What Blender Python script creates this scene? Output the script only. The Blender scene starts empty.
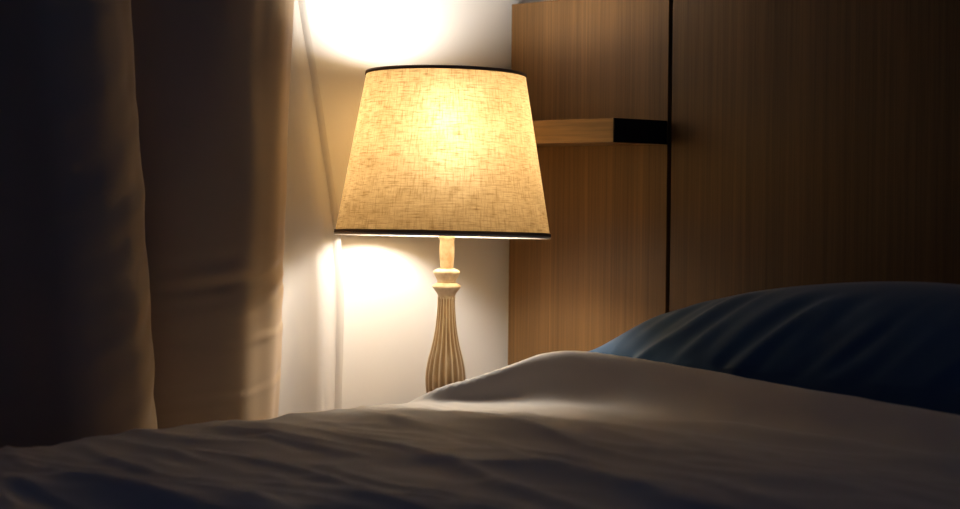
import bpy, bmesh, math, random
from mathutils import Vector, Matrix, noise
random.seed(7)
S = bpy.context.scene
C = S.collection
PI = math.pi

# ---------------------------------------------------------------- helpers
def link(name, me, mat=None, parent=None):
    o = bpy.data.objects.new(name, me)
    C.objects.link(o)
    if mat: me.materials.append(mat)
    if parent: o.parent = parent
    return o

def smooth(me, on=True):
    for p in me.polygons: p.use_smooth = on

def mesh_obj(name, verts, faces, mat, parent=None, sm=True):
    me = bpy.data.meshes.new(name)
    me.from_pydata(verts, [], faces)
    me.validate()
    if sm: smooth(me)
    return link(name, me, mat, parent)

def box_bm(boxes, bev=0.003, seg=2):
    bm = bmesh.new()
    for (x0, x1, y0, y1, z0, z1) in boxes:
        m = Matrix.Translation(((x0+x1)/2, (y0+y1)/2, (z0+z1)/2)) @ Matrix.Diagonal((x1-x0, y1-y0, z1-z0, 1))
        bmesh.ops.create_cube(bm, size=1, matrix=m)
    if bev:
        bmesh.ops.bevel(bm, geom=bm.edges[:], offset=bev, segments=seg, affect='EDGES', profile=.7)
    return bm

def bm_obj(name, bm, mat, parent=None, sm=False):
    me = bpy.data.meshes.new(name)
    bm.to_mesh(me); bm.free()
    if sm: smooth(me)
    return link(name, me, mat, parent)

def box(name, dims, mat, parent=None, bev=0.003):
    return bm_obj(name, box_bm([dims], bev), mat, parent)

def lathe(name, prof, mat, parent=None, seg=64, close=True, loc=(0, 0, 0), rfun=None):
    """prof: list of (radius, z); loc is added to every vertex."""
    vs, fs = [], []
    n = len(prof)
    for (r, z) in prof:
        for k in range(seg):
            a = 2*PI*k/seg
            rr = rfun(r, z, a) if rfun else r
            vs.append((loc[0]+rr*math.cos(a), loc[1]+rr*math.sin(a), loc[2]+z))
    for i in range(n-1):
        for k in range(seg):
            k2 = (k+1) % seg
            fs.append((i*seg+k, i*seg+k2, (i+1)*seg+k2, (i+1)*seg+k))
    if close:
        fs.append(tuple(range(seg))[::-1])
        fs.append(tuple((n-1)*seg+k for k in range(seg)))
    o = mesh_obj(name, vs, fs, mat, parent)
    return o

def torus(name, R, r, z, mat, parent, seg=96, sec=12, sz=1.0):
    vs, fs = [], []
    for i in range(seg):
        a = 2*PI*i/seg
        for j in range(sec):
            b = 2*PI*j/sec
            rr = R + r*math.cos(b)
            vs.append((rr*math.cos(a), rr*math.sin(a), z+sz*r*math.sin(b)))
    for i in range(seg):
        for j in range(sec):
            i2, j2 = (i+1) % seg, (j+1) % sec
            fs.append((i*sec+j, i2*sec+j, i2*sec+j2, i*sec+j2))
    return mesh_obj(name, vs, fs, mat, parent)

def thing(name, label, cat, loc=(0, 0, 0)):
    o = bpy.data.objects.new(name, None)
    o.empty_display_size = .05
    C.objects.link(o); o.location = loc
    o['label'] = label; o['category'] = cat
    return o

def tag(o, label, cat):
    o['label'] = label; o['category'] = cat
    return o

def struct(o):
    o['kind'] = 'structure'
    return o

def sstep(a, b, x):
    t = min(1, max(0, (x-a)/(b-a)))
    return t*t*(3-2*t)

def lerp_tab(tab, x):
    if x <= tab[0][0]: return tab[0][1]
    for (x0, y0), (x1, y1) in zip(tab, tab[1:]):
        if x <= x1: return y0+(y1-y0)*(x-x0)/(x1-x0)
    return tab[-1][1]

# ---------------------------------------------------------------- materials
def mat_new(name):
    m = bpy.data.materials.new(name); m.use_nodes = True
    nt = m.node_tree
    b = nt.nodes['Principled BSDF']
    return m, nt, b

def N(nt, t, **kw):
    n = nt.nodes.new(t)
    for k, v in kw.items():
        if k in n.inputs: n.inputs[k].default_value = v
        else: setattr(n, k, v)
    return n

def mapped(nt, scale, coord='Object'):
    tc = N(nt, 'ShaderNodeTexCoord'); mp = N(nt, 'ShaderNodeMapping')
    mp.inputs['Scale'].default_value = scale
    nt.links.new(tc.outputs[coord], mp.inputs['Vector'])
    return mp.outputs['Vector']

def ramp(nt, fac, stops):
    r = N(nt, 'ShaderNodeValToRGB')
    els = r.color_ramp.elements
    while len(els) < len(stops): els.new(.5)
    for e, (p, c) in zip(els, stops):
        e.position = p; e.color = (*c, 1)
    nt.links.new(fac, r.inputs['Fac'])
    return r.outputs['Color']

def mix(nt, a, b, fac, mode='MIX'):
    m = N(nt, 'ShaderNodeMix', data_type='RGBA', blend_type=mode)
    for sock, v in ((m.inputs[0], fac), (m.inputs[6], a), (m.inputs[7], b)):
        if hasattr(v, 'is_output'): nt.links.new(v, sock)
        else: sock.default_value = v if not isinstance(v, tuple) else (*v, 1)[:4]
    return m.outputs[2]

def noise_tex(nt, vec, scale=1, detail=4, rough=.55, dist=0):
    n = N(nt, 'ShaderNodeTexNoise', Scale=scale, Detail=detail, Roughness=rough, Distortion=dist)
    nt.links.new(vec, n.inputs['Vector'])
    return n.outputs['Fac']

def bump(nt, h, strength, dist=.002):
    b = N(nt, 'ShaderNodeBump', Strength=strength, Distance=dist)
    nt.links.new(h, b.inputs['Height'])
    return b.outputs['Normal']

def m_plain(name, col, rough=.7, spec=.3):
    m, nt, b = mat_new(name)
    b.inputs['Base Color'].default_value = (*col, 1)
    b.inputs['Roughness'].default_value = rough
    b.inputs['Specular IOR Level'].default_value = spec
    return m

def m_paint(name, col, rough=.85):
    m, nt, b = mat_new(name)
    v = mapped(nt, (1, 1, 1))
    f = noise_tex(nt, v, 2.2, 3)
    c = ramp(nt, f, [(.3, tuple(k*.96 for k in col)), (.7, col)])
    nt.links.new(c, b.inputs['Base Color'])
    b.inputs['Roughness'].default_value = rough
    b.inputs['Specular IOR Level'].default_value = .2
    g = noise_tex(nt, mapped(nt, (1, 1, 1)), 260, 2)
    nt.links.new(bump(nt, g, .06, .001), b.inputs['Normal'])
    return m

def m_wood(name, dark, light, sc, rough=.42, spec=.35):
    """sc: mapping scale, large across the grain, small along it"""
    m, nt, b = mat_new(name)
    a = noise_tex(nt, mapped(nt, tuple(k*1.0 for k in sc)), 1, 3, .6)
    f = noise_tex(nt, mapped(nt, tuple(k*4.2 for k in sc)), 1, 2, .6)
    w = noise_tex(nt, mapped(nt, tuple(k*.12 for k in sc)), 1, 3, .5, .3)
    mid = tuple((p+q)/2 for p, q in zip(dark, light))
    c1 = ramp(nt, a, [(.30, dark), (.5, mid), (.70, light)])
    c2 = ramp(nt, f, [(.34, (.62, .60, .58)), (.56, (1, 1, 1))])
    c3 = ramp(nt, w, [(.3, (.78, .76, .74)), (.7, (1.08, 1.06, 1.04))])
    c = mix(nt, mix(nt, c1, c2, .62, 'MULTIPLY'), c3, 1.0, 'MULTIPLY')
    nt.links.new(c, b.inputs['Base Color'])
    b.inputs['Roughness'].default_value = rough
    b.inputs['Specular IOR Level'].default_value = spec
    nt.links.new(bump(nt, f, .12, .0006), b.inputs['Normal'])
    return m

def m_cloth(name, c0, c1, rough=.85, sheen=.15, weave=700, wb=.15, wr=0.0):
    m, nt, b = mat_new(name)
    f = noise_tex(nt, mapped(nt, (1, 1, 1)), 5, 4)
    c = ramp(nt, f, [(.3, c0), (.7, c1)])
    nt.links.new(c, b.inputs['Base Color'])
    b.inputs['Roughness'].default_value = rough
    b.inputs['Specular IOR Level'].default_value = .13
    b.inputs['Sheen Weight'].default_value = sheen
    b.inputs['Sheen Roughness'].default_value = .4
    g = noise_tex(nt, mapped(nt, (1, 1, 1)), weave, 1)
    nrm = bump(nt, g, wb, .0008)
    nt.links.new(nrm, b.inputs['Normal'])
    return m

M_wall = m_paint('white_wall_paint', (.68, .663, .637))
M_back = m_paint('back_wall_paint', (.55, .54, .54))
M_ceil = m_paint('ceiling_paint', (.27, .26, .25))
M_floor = m_wood('floor_wood', (.10, .055, .03), (.19, .11, .06), (30, 1.5, 30), .45)
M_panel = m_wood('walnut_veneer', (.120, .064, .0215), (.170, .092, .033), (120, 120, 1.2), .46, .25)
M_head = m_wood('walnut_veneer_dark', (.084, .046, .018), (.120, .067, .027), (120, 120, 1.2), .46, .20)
M_shelf = m_wood('shelf_oak', (.130, .073, .027), (.230, .130, .052), (2.5, 60, 60), .45, .3)
M_night = m_wood('nightstand_wood', (.14, .065, .026), (.24, .12, .05), (3, 60, 60), .5)
M_black = m_plain('matt_black', (.012, .010, .009), .8, .1)  # flat matt black, used on the shelf end only
M_trim = m_plain('dark_brown_binding', (.15, .095, .060), .7, .2)
M_wire = m_plain('white_wire', (.75, .70, .60), .5, .3)
M_brass = m_plain('aged_metal', (.35, .26, .14), .35, .5)
M_duvet = m_cloth('taupe_cotton', (.53, .470, .395), (.58, .515, .435), .72, .18, 900, .10)
M_pillow = m_cloth('navy_cotton', (.030, .076, .150), (.038, .092, .175), .75, .25, 900, .10)
M_mattress = m_cloth('mattress_ticking', (.6, .58, .54), (.66, .64, .6))
M_curtain = m_cloth('heavy_taupe_drape', (.42, .305, .185), (.465, .34, .21), .62, .25, 800, .12)

def m_linen():
    m, nt, b = mat_new('linen_shade')
    nt.nodes.remove(b)
    out = nt.nodes['Material Output']
    h1 = noise_tex(nt, mapped(nt, (48, 470, 1), 'UV'), 1, 3, .65)     # slubs running round
    v1 = noise_tex(nt, mapped(nt, (470, 48, 1), 'UV'), 1, 3, .65)     # slubs running up
    big = noise_tex(nt, mapped(nt, (22, 22, 1), 'UV'), 1, 4, .6)
    ch = ramp(nt, h1, [(.30, (.40, .32, .21)), (.47, (.90, .87, .82)), (.62, (1.05, 1.05, 1.05))])
    cv = ramp(nt, v1, [(.30, (.55, .48, .37)), (.47, (.92, .90, .86)), (.62, (1.03, 1.03, 1.03))])
    cb = ramp(nt, big, [(.3, (.86, .82, .75)), (.7, (1.06, 1.06, 1.06))])
    th = mix(nt, mix(nt, ch, cv, 1, 'MULTIPLY'), cb, 1, 'MULTIPLY')
    tcol = mix(nt, (.076, .0500, .0205, 1), th, 1, 'MULTIPLY')
    fcol = mix(nt, (.0115, .0090, .0052, 1), th, 1, 'MULTIPLY')
    dcol = mix(nt, (.50, .40, .25, 1), th, .7, 'MULTIPLY')
    t = N(nt, 'ShaderNodeBsdfTranslucent'); d = N(nt, 'ShaderNodeBsdfDiffuse')
    f = N(nt, 'ShaderNodeBsdfRefraction', IOR=1.45, Roughness=.95)     # forward scatter between the threads
    nt.links.new(tcol, t.inputs['Color']); nt.links.new(dcol, d.inputs['Color']); nt.links.new(fcol, f.inputs['Color'])
    a1 = N(nt, 'ShaderNodeAddShader'); a2 = N(nt, 'ShaderNodeAddShader')
    nt.links.new(t.outputs[0], a1.inputs[0]); nt.links.new(d.outputs[0], a1.inputs[1])
    nt.links.new(a1.outputs[0], a2.inputs[0]); nt.links.new(f.outputs[0], a2.inputs[1])
    nt.links.new(a2.outputs[0], out.inputs['Surface'])
    return m
M_linen = m_linen()

def m_sheer(name, alpha, col):
    m, nt, b = mat_new(name)
    nt.nodes.remove(b)
    out = nt.nodes['Material Output']
    d = N(nt, 'ShaderNodeBsdfDiffuse'); t = N(nt, 'ShaderNodeBsdfTranslucent'); tr = N(nt, 'ShaderNodeBsdfTransparent')
    for n in (d, t): n.inputs['Color'].default_value = (*col, 1)
    m1 = N(nt, 'ShaderNodeMixShader'); m1.inputs[0].default_value = .35
    nt.links.new(d.outputs[0], m1.inputs[1]); nt.links.new(t.outputs[0], m1.inputs[2])
    m2 = N(nt, 'ShaderNodeMixShader'); m2.inputs[0].default_value = alpha
    nt.links.new(tr.outputs[0], m2.inputs[1]); nt.links.new(m1.outputs[0], m2.inputs[2])
    nt.links.new(m2.outputs[0], out.inputs['Surface'])
    return m
M_sheer = m_sheer('white_voile', .60, (.72, .695, .66))

M_hem = m_sheer('voile_hem', .86, (.60, .575, .545))

def m_lampwood(name, fl):
    m, nt, b = mat_new(name)
    f = noise_tex(nt, mapped(nt, (90, 90, 14)), 1, 4, .6)
    c = ramp(nt, f, [(.30, (.26, .17, .09)), (.55, (.35, .25, .145)), (.72, (.50, .40, .28))])
    if fl:
        at = N(nt, 'ShaderNodeAttribute', attribute_name='ridge')
        c = mix(nt, c, (.74, .66, .53, 1), at.outputs['Fac'])
    nt.links.new(c, b.inputs['Base Color'])
    b.inputs['Roughness'].default_value = .7
    b.inputs['Specular IOR Level'].default_value = .2
    nt.links.new(bump(nt, f, .25, .0008), b.inputs['Normal'])
    return m
M_flute = m_lampwood('whitewashed_fluted_wood', True)

def m_whitewash():
    m, nt, b = mat_new('whitewashed_turned_wood')
    f = noise_tex(nt, mapped(nt, (40, 40, 30)), 1, 4, .6)
    c = ramp(nt, f, [(.34, (.52, .37, .22)), (.52, (.68, .57, .42)), (.70, (.78, .70, .58))])
    nt.links.new(c, b.inputs['Base Color'])
    b.inputs['Roughness'].default_value = .7
    return m
M_turn = m_whitewash()

def m_emit(name, col, s):
    m, nt, b = mat_new(name)
    nt.nodes.remove(b)
    e = N(nt, 'ShaderNodeEmission', Strength=s); e.inputs['Color'].default_value = (*col, 1)
    nt.links.new(e.outputs[0], nt.nodes['Material Output'].inputs['Surface'])
    return m
M_bulb = m_emit('warm_bulb', (1.0, .962, .91), 155)

# ---------------------------------------------------------------- room (corner at x=0, y=0; room is x>0, y<0)
EYE = .90
struct(box('floor', (-.1, 4.2, -4.2, .1, -.1, 0), M_floor, bev=0))
struct(box('ceiling', (-.1, 4.2, -4.2, .1, 2.5, 2.6), M_ceil, bev=0))
struct(box('wall_left', (-.1, 0, -4.2, .1, 0, 2.5), M_wall, bev=0))
struct(box('dusk_blocker_wall', (-.1, 1.5, -4.3, -4.2, 0, 2.5), M_wall, bev=0))  # unseen partial wall, added behind the camera to block part of the blue dusk
struct(box('wall_back', (0, 4.2, 0, .1, 0, 2.5), M_back, bev=0))

# ---------------------------------------------------------------- headboard panels and shelf
PF = -.04           # front face of the panels
HT = EYE+.303
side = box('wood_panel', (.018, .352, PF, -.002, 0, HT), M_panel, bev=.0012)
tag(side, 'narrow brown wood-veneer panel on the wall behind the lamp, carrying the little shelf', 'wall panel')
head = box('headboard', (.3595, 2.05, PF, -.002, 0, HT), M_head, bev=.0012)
tag(head, 'wide brown wood-veneer headboard behind the blue pillow, right of the dark gap', 'headboard')
sh = box('shelf', (.030, .3488, -.150, PF, EYE+.0765, EYE+.1105), M_shelf, bev=.0012)
box('end_sheet', (.349, .351, -.1502, PF, EYE+.0763, EYE+.1107), M_black, sh, .0005)['label'] = 'thin black sheet over the end of the shelf'  # thin black sheet set over the shelf's right end
tag(sh, 'short thick wooden shelf jutting from the panel just right of the lampshade', 'shelf')

# ---------------------------------------------------------------- nightstand (behind the bed, under the lamp)
NZ = EYE-.335
nt_ = thing('nightstand', 'low wooden nightstand under the table lamp, hidden behind the bed', 'nightstand', (.189, -.26, 0))
box('body', (-.122, .122, -.19, .20, .10, NZ-.02), M_night, nt_)
box('tabletop', (-.127, .127, -.195, .205, NZ-.02, NZ), M_night, nt_)
for k in range(2):
    z0 = .13+k*.205
    d = box('drawer', (-.110, .110, -.202, -.19, z0, z0+.19), M_night, nt_)
    lathe('knob', [(.004, 0), (.005, .01), (.011, .016), (.011, .022), (.004, .025)], M_brass, d, 24).rotation_euler = (PI/2, 0, 0)
    d.children[0].location = (0, -.202, z0+.095)
for sx in (-1, 1):
    for sy in (-1, 1):
        cx, cy = sx*.102, .005+sy*.17
        box('leg', (cx-.016, cx+.016, cy-.016, cy+.016, 0, .10), M_night, nt_)

# ---------------------------------------------------------------- table lamp
LX, LY = .1740, -.3055
lamp = thing('table_lamp', 'lit table lamp with tapered linen shade and fluted whitewashed wooden base', 'lamp', (LX, LY, NZ))
def zz(d): return EYE+d-NZ      # height relative to the lamp's foot
K = 1.422e-3                    # metres per pixel at the lamp
def py(y): return zz((195-y)*K)
# fluted vase body
NF = 18
def ridge_at(a): return abs(math.cos(a*NF/2))        # 1 on a ridge
prof = [(9.0, 297), (8.9, 303), (9.2, 310), (9.9, 319), (11.0, 329), (12.7, 339), (15.0, 349), (17.4, 358),
        (19.2, 367), (20.2, 375), (20.4, 382), (19.8, 390), (18.0, 398), (15.5, 405), (13.5, 410)]
pts = []
for i in range(len(prof)-1):
    for k in range(4):
        t = k/4
        p0, p1, p2, p3 = prof[max(i-1, 0)], prof[i], prof[i+1], prof[min(i+2, len(prof)-1)]
        r = .5*((2*p1[0])+(-p0[0]+p2[0])*t+(2*p0[0]-5*p1[0]+4*p2[0]-p3[0])*t*t+(-p0[0]+3*p1[0]-3*p2[0]+p3[0])*t**3)
        pts.append((r*K, py(p1[1]+(p2[1]-p1[1])*t)))
pts.append((prof[-1][0]*K, py(prof[-1][1])))
SEG = NF*14
body = lathe('fluted_body', pts, M_flute, lamp, SEG, rfun=lambda r, z, a: r*(1-.12*(1-ridge_at(a)**3)))
at = body.data.attributes.new('ridge', 'FLOAT', 'POINT')
for i, v in enumerate(body.data.vertices):
    a = 2*PI*(i % SEG)/SEG
    at.data[i].value = .95*ridge_at(a)**9
def turned(name, rows, mat=M_turn):
    if 'collar' in name: rows = [(q, y+1.5) for q, y in rows]
    return lathe(name, [(max(r, .3)*K, py(y)) for r, y in rows], mat, lamp, 64)
turned('lower_collar', [(8.2, 297.5), (8.4, 295), (9.6, 292), (12.2, 288.6), (13.9, 286.6), (14.3, 285.2), (13.6, 283.8), (11.0, 282.6), (9.6, 281.6)], M_turn)
turned('upper_collar', [(9.6, 282), (9.3, 280), (9.6, 278.6), (11.4, 275.6), (13.0, 272.6), (13.4, 271), (12.8, 269.6), (10.4, 268.4), (8.0, 267.4)], M_turn)
turned('candle_sleeve', [(6.6, 270), (6.6, 265), (7.3, 258), (7.5, 250), (7.2, 242.5), (7.3, 240), (8.0, 239.2), (8.2, 237.6), (7.9, 236.2), (6.6, 235.6)], M_turn)
lathe('foot', [(.055, 0), (.056, .006), (.054, .011), (.044, .016), (.032, .021), (.024, .030), (.0195, py(410)+.002)], M_turn, lamp, 64)
# socket, bulb, shade
BZ = zz(.087)
lathe('socket', [(.006, py(237)), (.012, py(228)), (.0135, py(226)), (.0135, BZ-.074), (.010, BZ-.0735)], M_wire, lamp, 32)
prof_b = [(.011, BZ-.075), (.0125, BZ-.059)] + [(.031*math.sin(t), BZ-.060*math.cos(t)) for t in [PI*(.14+.86*i/16) for i in range(17)]]
bulb = lathe('bulb', [(max(r, .0004), z) for r, z in prof_b], M_bulb, lamp, 32)

shade = bpy.data.objects.new('lamp_shade', None)
z0s, z1s, r0s, r1s = zz(-.0560), zz(.1720), .1525, .1130
sg, sv = 128, 40
vs, fs, uvs = [], [], []
for j in range(sv+1):
    t = j/sv
    for k in range(sg+1):
        a = 2*PI*k/sg
        r = r0s+(r1s-r0s)*t
        vs.append((r*math.cos(a), r*math.sin(a), z0s+(z1s-z0s)*t))
        uvs.append((k/sg*2*PI*.13, t*.23))
for j in range(sv):
    for k in range(sg):
        fs.append((j*(sg+1)+k, j*(sg+1)+k+1, (j+1)*(sg+1)+k+1, (j+1)*(sg+1)+k))
shade = mesh_obj('lamp_shade', vs, fs, M_linen, lamp)
ul = shade.data.uv_layers.new(name='UVMap')
for l in shade.data.loops: ul.data[l.index].uv = uvs[l.vertex_index]
# dark bindings and the pale wire ring under the lower one
def band(name, R0, za, R1, zb, mat, th=.0016):
    return lathe(name, [(R0-th, za), (R0+th, za), (R1+th, zb), (R1-th, zb), (R0-th, za)], mat, shade, 128, close=False)
def rs(z): return r0s+(r1s-r0s)*(z-z0s)/(z1s-z0s)
band('top_binding', rs(z1s-.0037), z1s-.0037, rs(z1s), z1s+.001, M_trim)
band('bottom_binding', rs(z0s), z0s-.001, rs(z0s+.0037), z0s+.0037, M_trim)
torus('bottom_wire_ring', r0s-.0005, .0016, z0s-.0026, M_wire, shade)
# spider fitting holding the shade
bm = bmesh.new()
for k in range(3):
    a = 2*PI*k/3+.4
    p0 = Vector((.012*math.cos(a), .012*math.sin(a), BZ-.074)); p1 = Vector(((r0s-.003)*math.cos(a), (r0s-.003)*math.sin(a), z0s+.004))
    dv = p1-p0
    bmesh.ops.create_cone(bm, segments=8, radius1=.0015, radius2=.0015, depth=dv.length, cap_ends=True,
        matrix=Matrix.Translation((p0+p1)/2) @ dv.to_track_quat('Z', 'Y').to_matrix().to_4x4())
bm_obj('shade_spider', bm, M_wire, shade)

# the shade sits very slightly askew on its fitting
rv, av = Vector((.669, .743, 0)), Vector((-.743, .669, 0))
Rm = Matrix.Rotation(-math.radians(1.75), 4, av*0+rv) @ Matrix.Rotation(math.radians(.55), 4, av)
cen = Vector((0, 0, (z0s+z1s)/2))
shade.matrix_basis = Matrix.Translation(cen-rv*.0052) @ Rm @ Matrix.Translation(-cen)

# ---------------------------------------------------------------- bed
BX0, BX1, BY0, BY1 = .341, 1.975, -2.03, -.055
bed = thing('bed', 'bed frame and mattress under the taupe duvet', 'bed', ((BX0+BX1)/2, (BY0+BY1)/2, 0))
ox, oy = -(BX0+BX1)/2, -(BY0+BY1)/2
def bb(name, d, mat, bev): return box(name, (d[0]+ox, d[1]+ox, d[2]+oy, d[3]+oy, d[4], d[5]), mat, bed, bev)
bb('bed_base', (BX0+.03, BX1-.02, BY0+.02, BY1, .12, .36), M_night, .004)
bb('mattress', (BX0+.03, BX1-.03, BY0+.03, BY1, .36, .575), M_mattress, .03)
for sx in (BX0+.08, BX1-.08):
    for sy in (BY0+.08, BY1-.08):
        bb('leg', (sx-.03, sx+.03, sy-.03, sy+.03, 0, .12), M_night, .003)

# duvet: a height field with a puffy turned end near the pillow and cloth draped down both long sides
TOP = EYE-.2635
def sm_tab(tab, x): return sum(lerp_tab(tab, x+d)*w for d, w in ((-.016, 1), (-.008, 2), (0, 3), (.008, 2), (.016, 1)))/9
def crest(x, y):
    yc = sm_tab([(.390, -.560), (.406, -.522), (.419, -.484), (.444, -.443), (.474, -.413), (.504, -.398), (.54, -.383), (.60, -.366), (.66, -.356), (.72, -.353), (.80, -.357), (1.1, -.375), (1.4, -.39)], x)
    A = sm_tab([(.375, .003), (.399, .013), (.406, .018), (.419, .027), (.444, .041), (.474, .058), (.504, .0645), (.535, .0645), (.60, .0605), (.70, .0535), (.80, .0475), (1.1, .036), (1.4, .034)], x)
    t = y-yc
    if t < 0:
        w = sm_tab([(.40, .024), (.50, .025), (.56, .025), (.66, .027), (.8, .030), (1.4, .030)], x)
        return A*math.exp(-(t/w)**2)
    return A-(A+.042)*sstep(.004, .034, t)
def gridge(x, y, y0, slope, x0, x1, amp, wf, wb):
    """ridge running across the bed: steep on the foot side (wf), gentle on the head side (wb)"""
    c = y0+slope*(x-x0)+.012*noise.noise((x*6, y0*9, 3.1))
    t = y-c
    e = sstep(x0-.08, x0+.10, x)*(1-sstep(x1-.10, x1+.12, x))
    w = wf if t < 0 else wb
    return amp*e*math.exp(-(t/w)**2)
def duvet_h(x, y):
    x += .044; y -= .042
    z = crest(x, y)-.010*sstep(.70, 1.2, -y)
    calm = 1-.75*sstep(-.58, -.48, y)
    calm *= .55+.45*sstep(.46, .60, x)
    z += calm*.0055*noise.noise((x*1.7+.4, y*5.0, .3))
    z += calm*.0040*noise.noise((x*4.0+y*1.5, y*14, 5.3))
    z += calm*.0016*noise.noise((x*9.0+y*6, y*34, 8.3))
    z += -.006*math.exp(-((x-.50)/.09)**2-((y+.55)/.07)**2)
    z += gridge(x, y, -1.275, .46, .56, 1.05, .012, .035, .09)
    z += gridge(x, y, -.835, -.05, .80, 1.12, .014, .035, .06)
    z += gridge(x, y, -.655, -.12, .46, .80, .010, .025, .05)
    z += gridge(x, y, -.745, .15, .44, .75, .009, .03, .05)
    z += gridge(x, y, -.90, .12, .44, .80, .009, .03, .06)
    z += gridge(x, y, -.455, -.12, .76, 2.2, .014, .022, .016)
    z += gridge(x, y, -.60, -.22, .70, 1.25, .004, .016, .03)
    rn = noise.noise((x*2.3+1.7, y*13+x*1.9, 2.2))
    z += calm*.0065*(max(0, 1-abs(rn)*2.4)**1.7-.3)
    rn = noise.noise((x*4.5+4.7, y*25-x*3.0, 6.2))
    z += calm*.0032*(max(0, 1-abs(rn)*2.6)**1.6-.3)
    rn = noise.noise((x*9+y*8, y*9-x*7, 9.2))
    z += calm*.0012*(max(0, 1-abs(rn)*3)**2-.2)
    return z
R = .030
rows_y = [BY0-.01+i*.0055 for i in range(int((-.270-BY0+.01)/.0055)+1)]
svals = []
drop = .30
s = -drop
while s < 0: svals.append(s); s += .02
arc = R*PI/2
L = (BX1-BX0-2*R)
tot = 2*arc+L
n1 = 10
svals += [arc*i/n1 for i in range(n1)]
n2 = int(L/.0055)
svals += [arc+L*i/n2 for i in range(n2)]
svals += [arc+L+arc*i/n1 for i in range(n1+1)]
svals += [tot+.02*i for i in range(1, 16)]
def sect(s):
    """plan x, height factor offset below the top, blend of the height field"""
    if s < 0: return BX0, -R+s, 0
    if s < arc:
        th = s/R
        return BX0+R-R*math.cos(th), -R+R*math.sin(th), math.sin(th)
    if s < arc+L: return BX0+R+(s-arc), 0, 1
    if s <= tot:
        th = (tot-s)/R
        return BX1-R+R*math.cos(th), -R+R*math.sin(th), math.sin(th)
    return BX1, -R-(s-tot), 0
vs, fs = [], []
for y in rows_y:
    for s in svals:
        x, dz, k = sect(s)
        z = TOP+dz+(.35+.65*k)*duvet_h(x, y)
        if k == 0:
            d = -dz-R
            wv = .012*math.sin(y*17+noise.noise((0, y*3, 0))*3)*min(1, d/.15)
            x += (-abs(wv) if x < 1 else abs(wv))
        vs.append((x, y, z))
ns = len(svals)
for i in range(len(rows_y)-1):
    for j in range(ns-1):
        fs.append((i*ns+j, i*ns+j+1, (i+1)*ns+j+1, (i+1)*ns+j))
duv = mesh_obj('duvet', vs, fs, M_duvet)
tag(duv, 'rumpled taupe cotton duvet spread over the bed, turned up below the pillow', 'duvet')
md = duv.modifiers.new('thick', 'SOLIDIFY'); md.thickness = .010; md.offset = -1

# pillow
PX, PY, HX, HY = .868, -.165, .488, .117
ZC, T, B = .688, .114, .085
nu, nv = 150, 90
vs, fs = [], []
def pil(u, v, side_):
    # u, v in -1..1 of a rounded rectangle
    e = (max(0, 1-u*u))**.74*(max(0, 1-abs(v)**2.3))**.58
    return e
idx = {}
for sd in (1, -1):
    for i in range(nu+1):
        for j in range(nv+1):
            u = math.sin(PI/2*(-1+2*i/nu)); v = math.sin(PI/2*(-1+2*j/nv))
            edge = i in (0, nu) or j in (0, nv)
            if edge and sd < 0:
                idx[(sd, i, j)] = idx[(1, i, j)]; continue
            # corners pulled out a little, sides pinched
            pinch_x = 1-.07*(1-v*v)*0-.05*(1-abs(v)**3)*0
            x = PX+HX*u*(1-.05*(1-v*v)*abs(u)**3); y = PY+HY*v*(1-.06*(1-u*u)*abs(v)**3)*(1-.45*abs(u)**5)
            e = pil(u, v, sd)
            z = ZC+(T*e if sd > 0 else -B*e**.6)
            if sd > 0:
                # folds rising to the right on the face turned to the room
                q = (x-.62)*.80-(z-.70)*.95
                reg = sstep(-.05, -.5, v)*sstep(.34, .60, x)*(1-.55*sstep(.80, 1.0, x))*(1-sstep(.775, .795, z))
                n = noise.noise((q*21+.3, (x+z)*3.0, 2.0))
                n = 1-abs(n)*2.2
                f = reg*(.0075*max(0, n)**1.5-.001)*(.4+1.2*max(0, noise.noise((x*6, z*9, 4.4))+.35))
                f += reg*.005*noise.noise((q*44, (x+z)*5, 9))
                f += .004*noise.noise((x*5, y*5, 1.0))*e
                y -= f*.9; z += f*.5
            idx[(sd, i, j)] = len(vs); vs.append((x, y, z))
    for i in range(nu):
        for j in range(nv):
            q = [idx[(sd, i, j)], idx[(sd, i+1, j)], idx[(sd, i+1, j+1)], idx[(sd, i, j+1)]]
            fs.append(tuple(q if sd > 0 else q[::-1]))
pl = mesh_obj('pillow', vs, fs, M_pillow)
tag(pl, 'plump dark blue pillow against the headboard, above the turned-up duvet edge', 'pillow')

# ---------------------------------------------------------------- heavy curtain
plan = [(.050, -.512), (.075, -.519), (.100, -.530), (.122, -.546), (.140, -.565), (.154, -.588), (.163, -.615), (.166, -.645), (.158, -.695),
        (.140, -.745), (.116, -.784), (.112, -0.805), (.140, -0.792), (.166, -0.799), (.189, -0.812), (.208, -0.832), (.221, -0.859), (.225, -0.894), (.205, -0.939),
        (.150, -0.969), (.115, -0.999), (.110, -1.034), (.150, -1.064), (.195, -1.089), (.215, -1.129), (.205, -1.174), (.160, -1.204),
        (.115, -1.234), (.110, -1.274), (.150, -1.304), (.200, -1.334), (.210, -1.384), (.180, -1.424), (.12, -1.454), (.10, -1.514)]
def cr(P, t):
    n = len(P)-1
    i = min(int(t), n-1); f = t-i
    p0, p1, p2, p3 = P[max(i-1, 0)], P[i], P[i+1], P[min(i+2, n)]
    return tuple(.5*((2*b)+(-a+c)*f+(2*a-5*b+4*c-d)*f*f+(-a+3*b-3*c+d)*f**3) for a, b, c, d in zip(p0, p1, p2, p3))
ncol = (len(plan)-1)*7
cz = [.012+i*.018 for i in range(31)]
while cz[-1] < 2.482: cz.append(cz[-1]+(.0035 if cz[-1] < EYE+.14 else .018))
vs, fs = [], []
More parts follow.
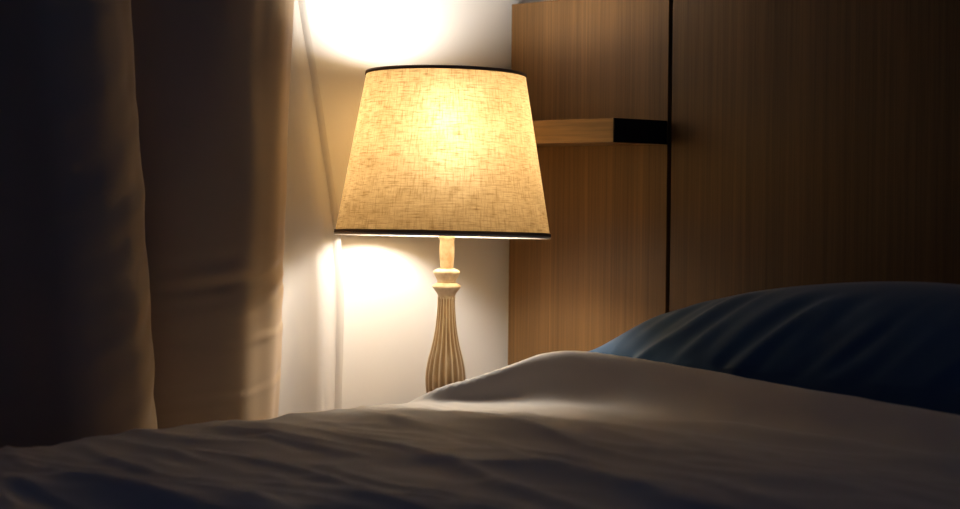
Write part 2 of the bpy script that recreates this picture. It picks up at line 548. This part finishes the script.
for z in cz:
    e = z-EYE
    for j in range(ncol+1):
        t = j/7
        x, y = cr(plan, t)
        # folds wander a little with height
        k1 = sstep(10, 12, t)*(1-sstep(18, 21, t))
        k0 = 1-sstep(7, 11, t)
        y += k0*(.012*e/.15 if e < 0 else .0)*.9 - k0*.004*math.sin(z*9)
        y += k1*(-.028*(e/.13))*(.5 if e > 0 else .30)
        x += .005*noise.noise((t*.7, z*3.5, 0)); y += .004*noise.noise((t*.7, z*3.5, 7))
        # puckers low on the first fold and creases down the edge of the second
        w = math.exp(-((e+.125)/.05)**2)*k0*sstep(1, 3, t)
        x += w*.0040*noise.noise((t*.25, z*55+t*.35, 3))*2
        for zc, dp in ((-.187, .0026), (-.255, .0020)):
            q = (e-zc+.004*(t-4)+.003*noise.noise((t*.8, zc*50, 1)))/.0055
            x += k0*sstep(1.5, 3, t)*dp*(math.exp(-q*q)-.8*math.exp(-(q-1.8)**2))*(.6+.8*noise.noise((t*.5, zc*40, 8)))
        w2 = k1
        x += w2*.0032*noise.noise((t*.4, z*26+t*.5, 5))*2
        vs.append((x, y, z))
w = ncol+1
for i in range(len(cz)-1):
    for j in range(ncol):
        fs.append((i*w+j, i*w+j+1, (i+1)*w+j+1, (i+1)*w+j))
cur = mesh_obj('curtain', vs, fs, M_curtain)
tag(cur, 'heavy dark taupe curtain hanging in deep folds at the left, in front of the sheer', 'curtain')
md = cur.modifiers.new('thick', 'SOLIDIFY'); md.thickness = .0025; md.offset = 0

# ---------------------------------------------------------------- sheer curtain
edge_tab = [(0.0, -.390), (.50, -.388), (EYE-.30, -.382), (EYE-.14, -.382), (EYE-.05, -.389), (EYE+.05, -.409), (EYE+.15, -.430), (EYE+.30, -.463), (EYE+.6, -.49), (2.5, -.52)]
vs, fs, hv, hf = [], [], [], []
nh = 150
sz = [.015+i*.0165 for i in range(int((2.5-.015)/.0165)+1)]
for z in sz:
    y0 = lerp_tab(edge_tab, z)
    for j in range(nh+1):
        d = j/nh
        y = y0-d*(y0+1.55)
        x = .030+.012*math.sin(d*60+.6*math.sin(z*1.7))*sstep(0, .05, d)+.004*noise.noise((y*6, z*2, 1))
        x -= .003*math.exp(-((z-EYE+.185)/.006)**2)
        vs.append((x, y, z))
    for j in range(4):
        d = j/3*.013
        hv.append((.0335+.0015*math.sin(PI*j/3)+.002*noise.noise((z*9, 0, 4)), y0+.001-d+.0006*noise.noise((z*40, j, 2)), z))
w = nh+1
for i in range(len(sz)-1):
    for j in range(nh): fs.append((i*w+j, i*w+j+1, (i+1)*w+j+1, (i+1)*w+j))
    for j in range(3): hf.append((i*4+j, i*4+j+1, (i+1)*4+j+1, (i+1)*4+j))
she = mesh_obj('sheer_curtain', vs, fs, M_sheer)
tag(she, 'thin white sheer curtain against the wall between the dark curtain and the lampshade', 'curtain')
mesh_obj('hem', hv, hf, M_hem, she)

# ---------------------------------------------------------------- world, camera
wd = bpy.data.worlds.new('dusk'); S.world = wd; wd.use_nodes = True
bg = wd.node_tree.nodes['Background']
bg.inputs['Color'].default_value = (.15, .32, 1.0, 1)
bg.inputs['Strength'].default_value = .13

F = 1800.0
yaw = math.radians(42.0)
a = Vector((-math.cos(yaw), math.sin(yaw), 0)); r = Vector((a.y, -a.x, 0)); u = Vector((0, 0, 1))
th = .0114
r2 = r*math.cos(th)+u*math.sin(th); u2 = u*math.cos(th)-r*math.sin(th)
cam = bpy.data.cameras.new('camera'); co = bpy.data.objects.new('camera', cam); C.objects.link(co)
M = Matrix((r2, u2, -a)).transposed().to_4x4()
M.translation = Vector((2.107, -1.984, EYE))
co.matrix_world = M
cam.sensor_width = 36; cam.lens = F/960*36
cam.shift_y = -59.5/960
cam.clip_start = .02
cam.dof.use_dof = True; cam.dof.focus_distance = 2.5; cam.dof.aperture_fstop = 5.0
S.camera = co

S.view_settings.view_transform = 'Standard'
S.view_settings.look = 'None'
S.view_settings.exposure = 0
S.view_settings.gamma = 1
S.view_settings.use_curve_mapping = False
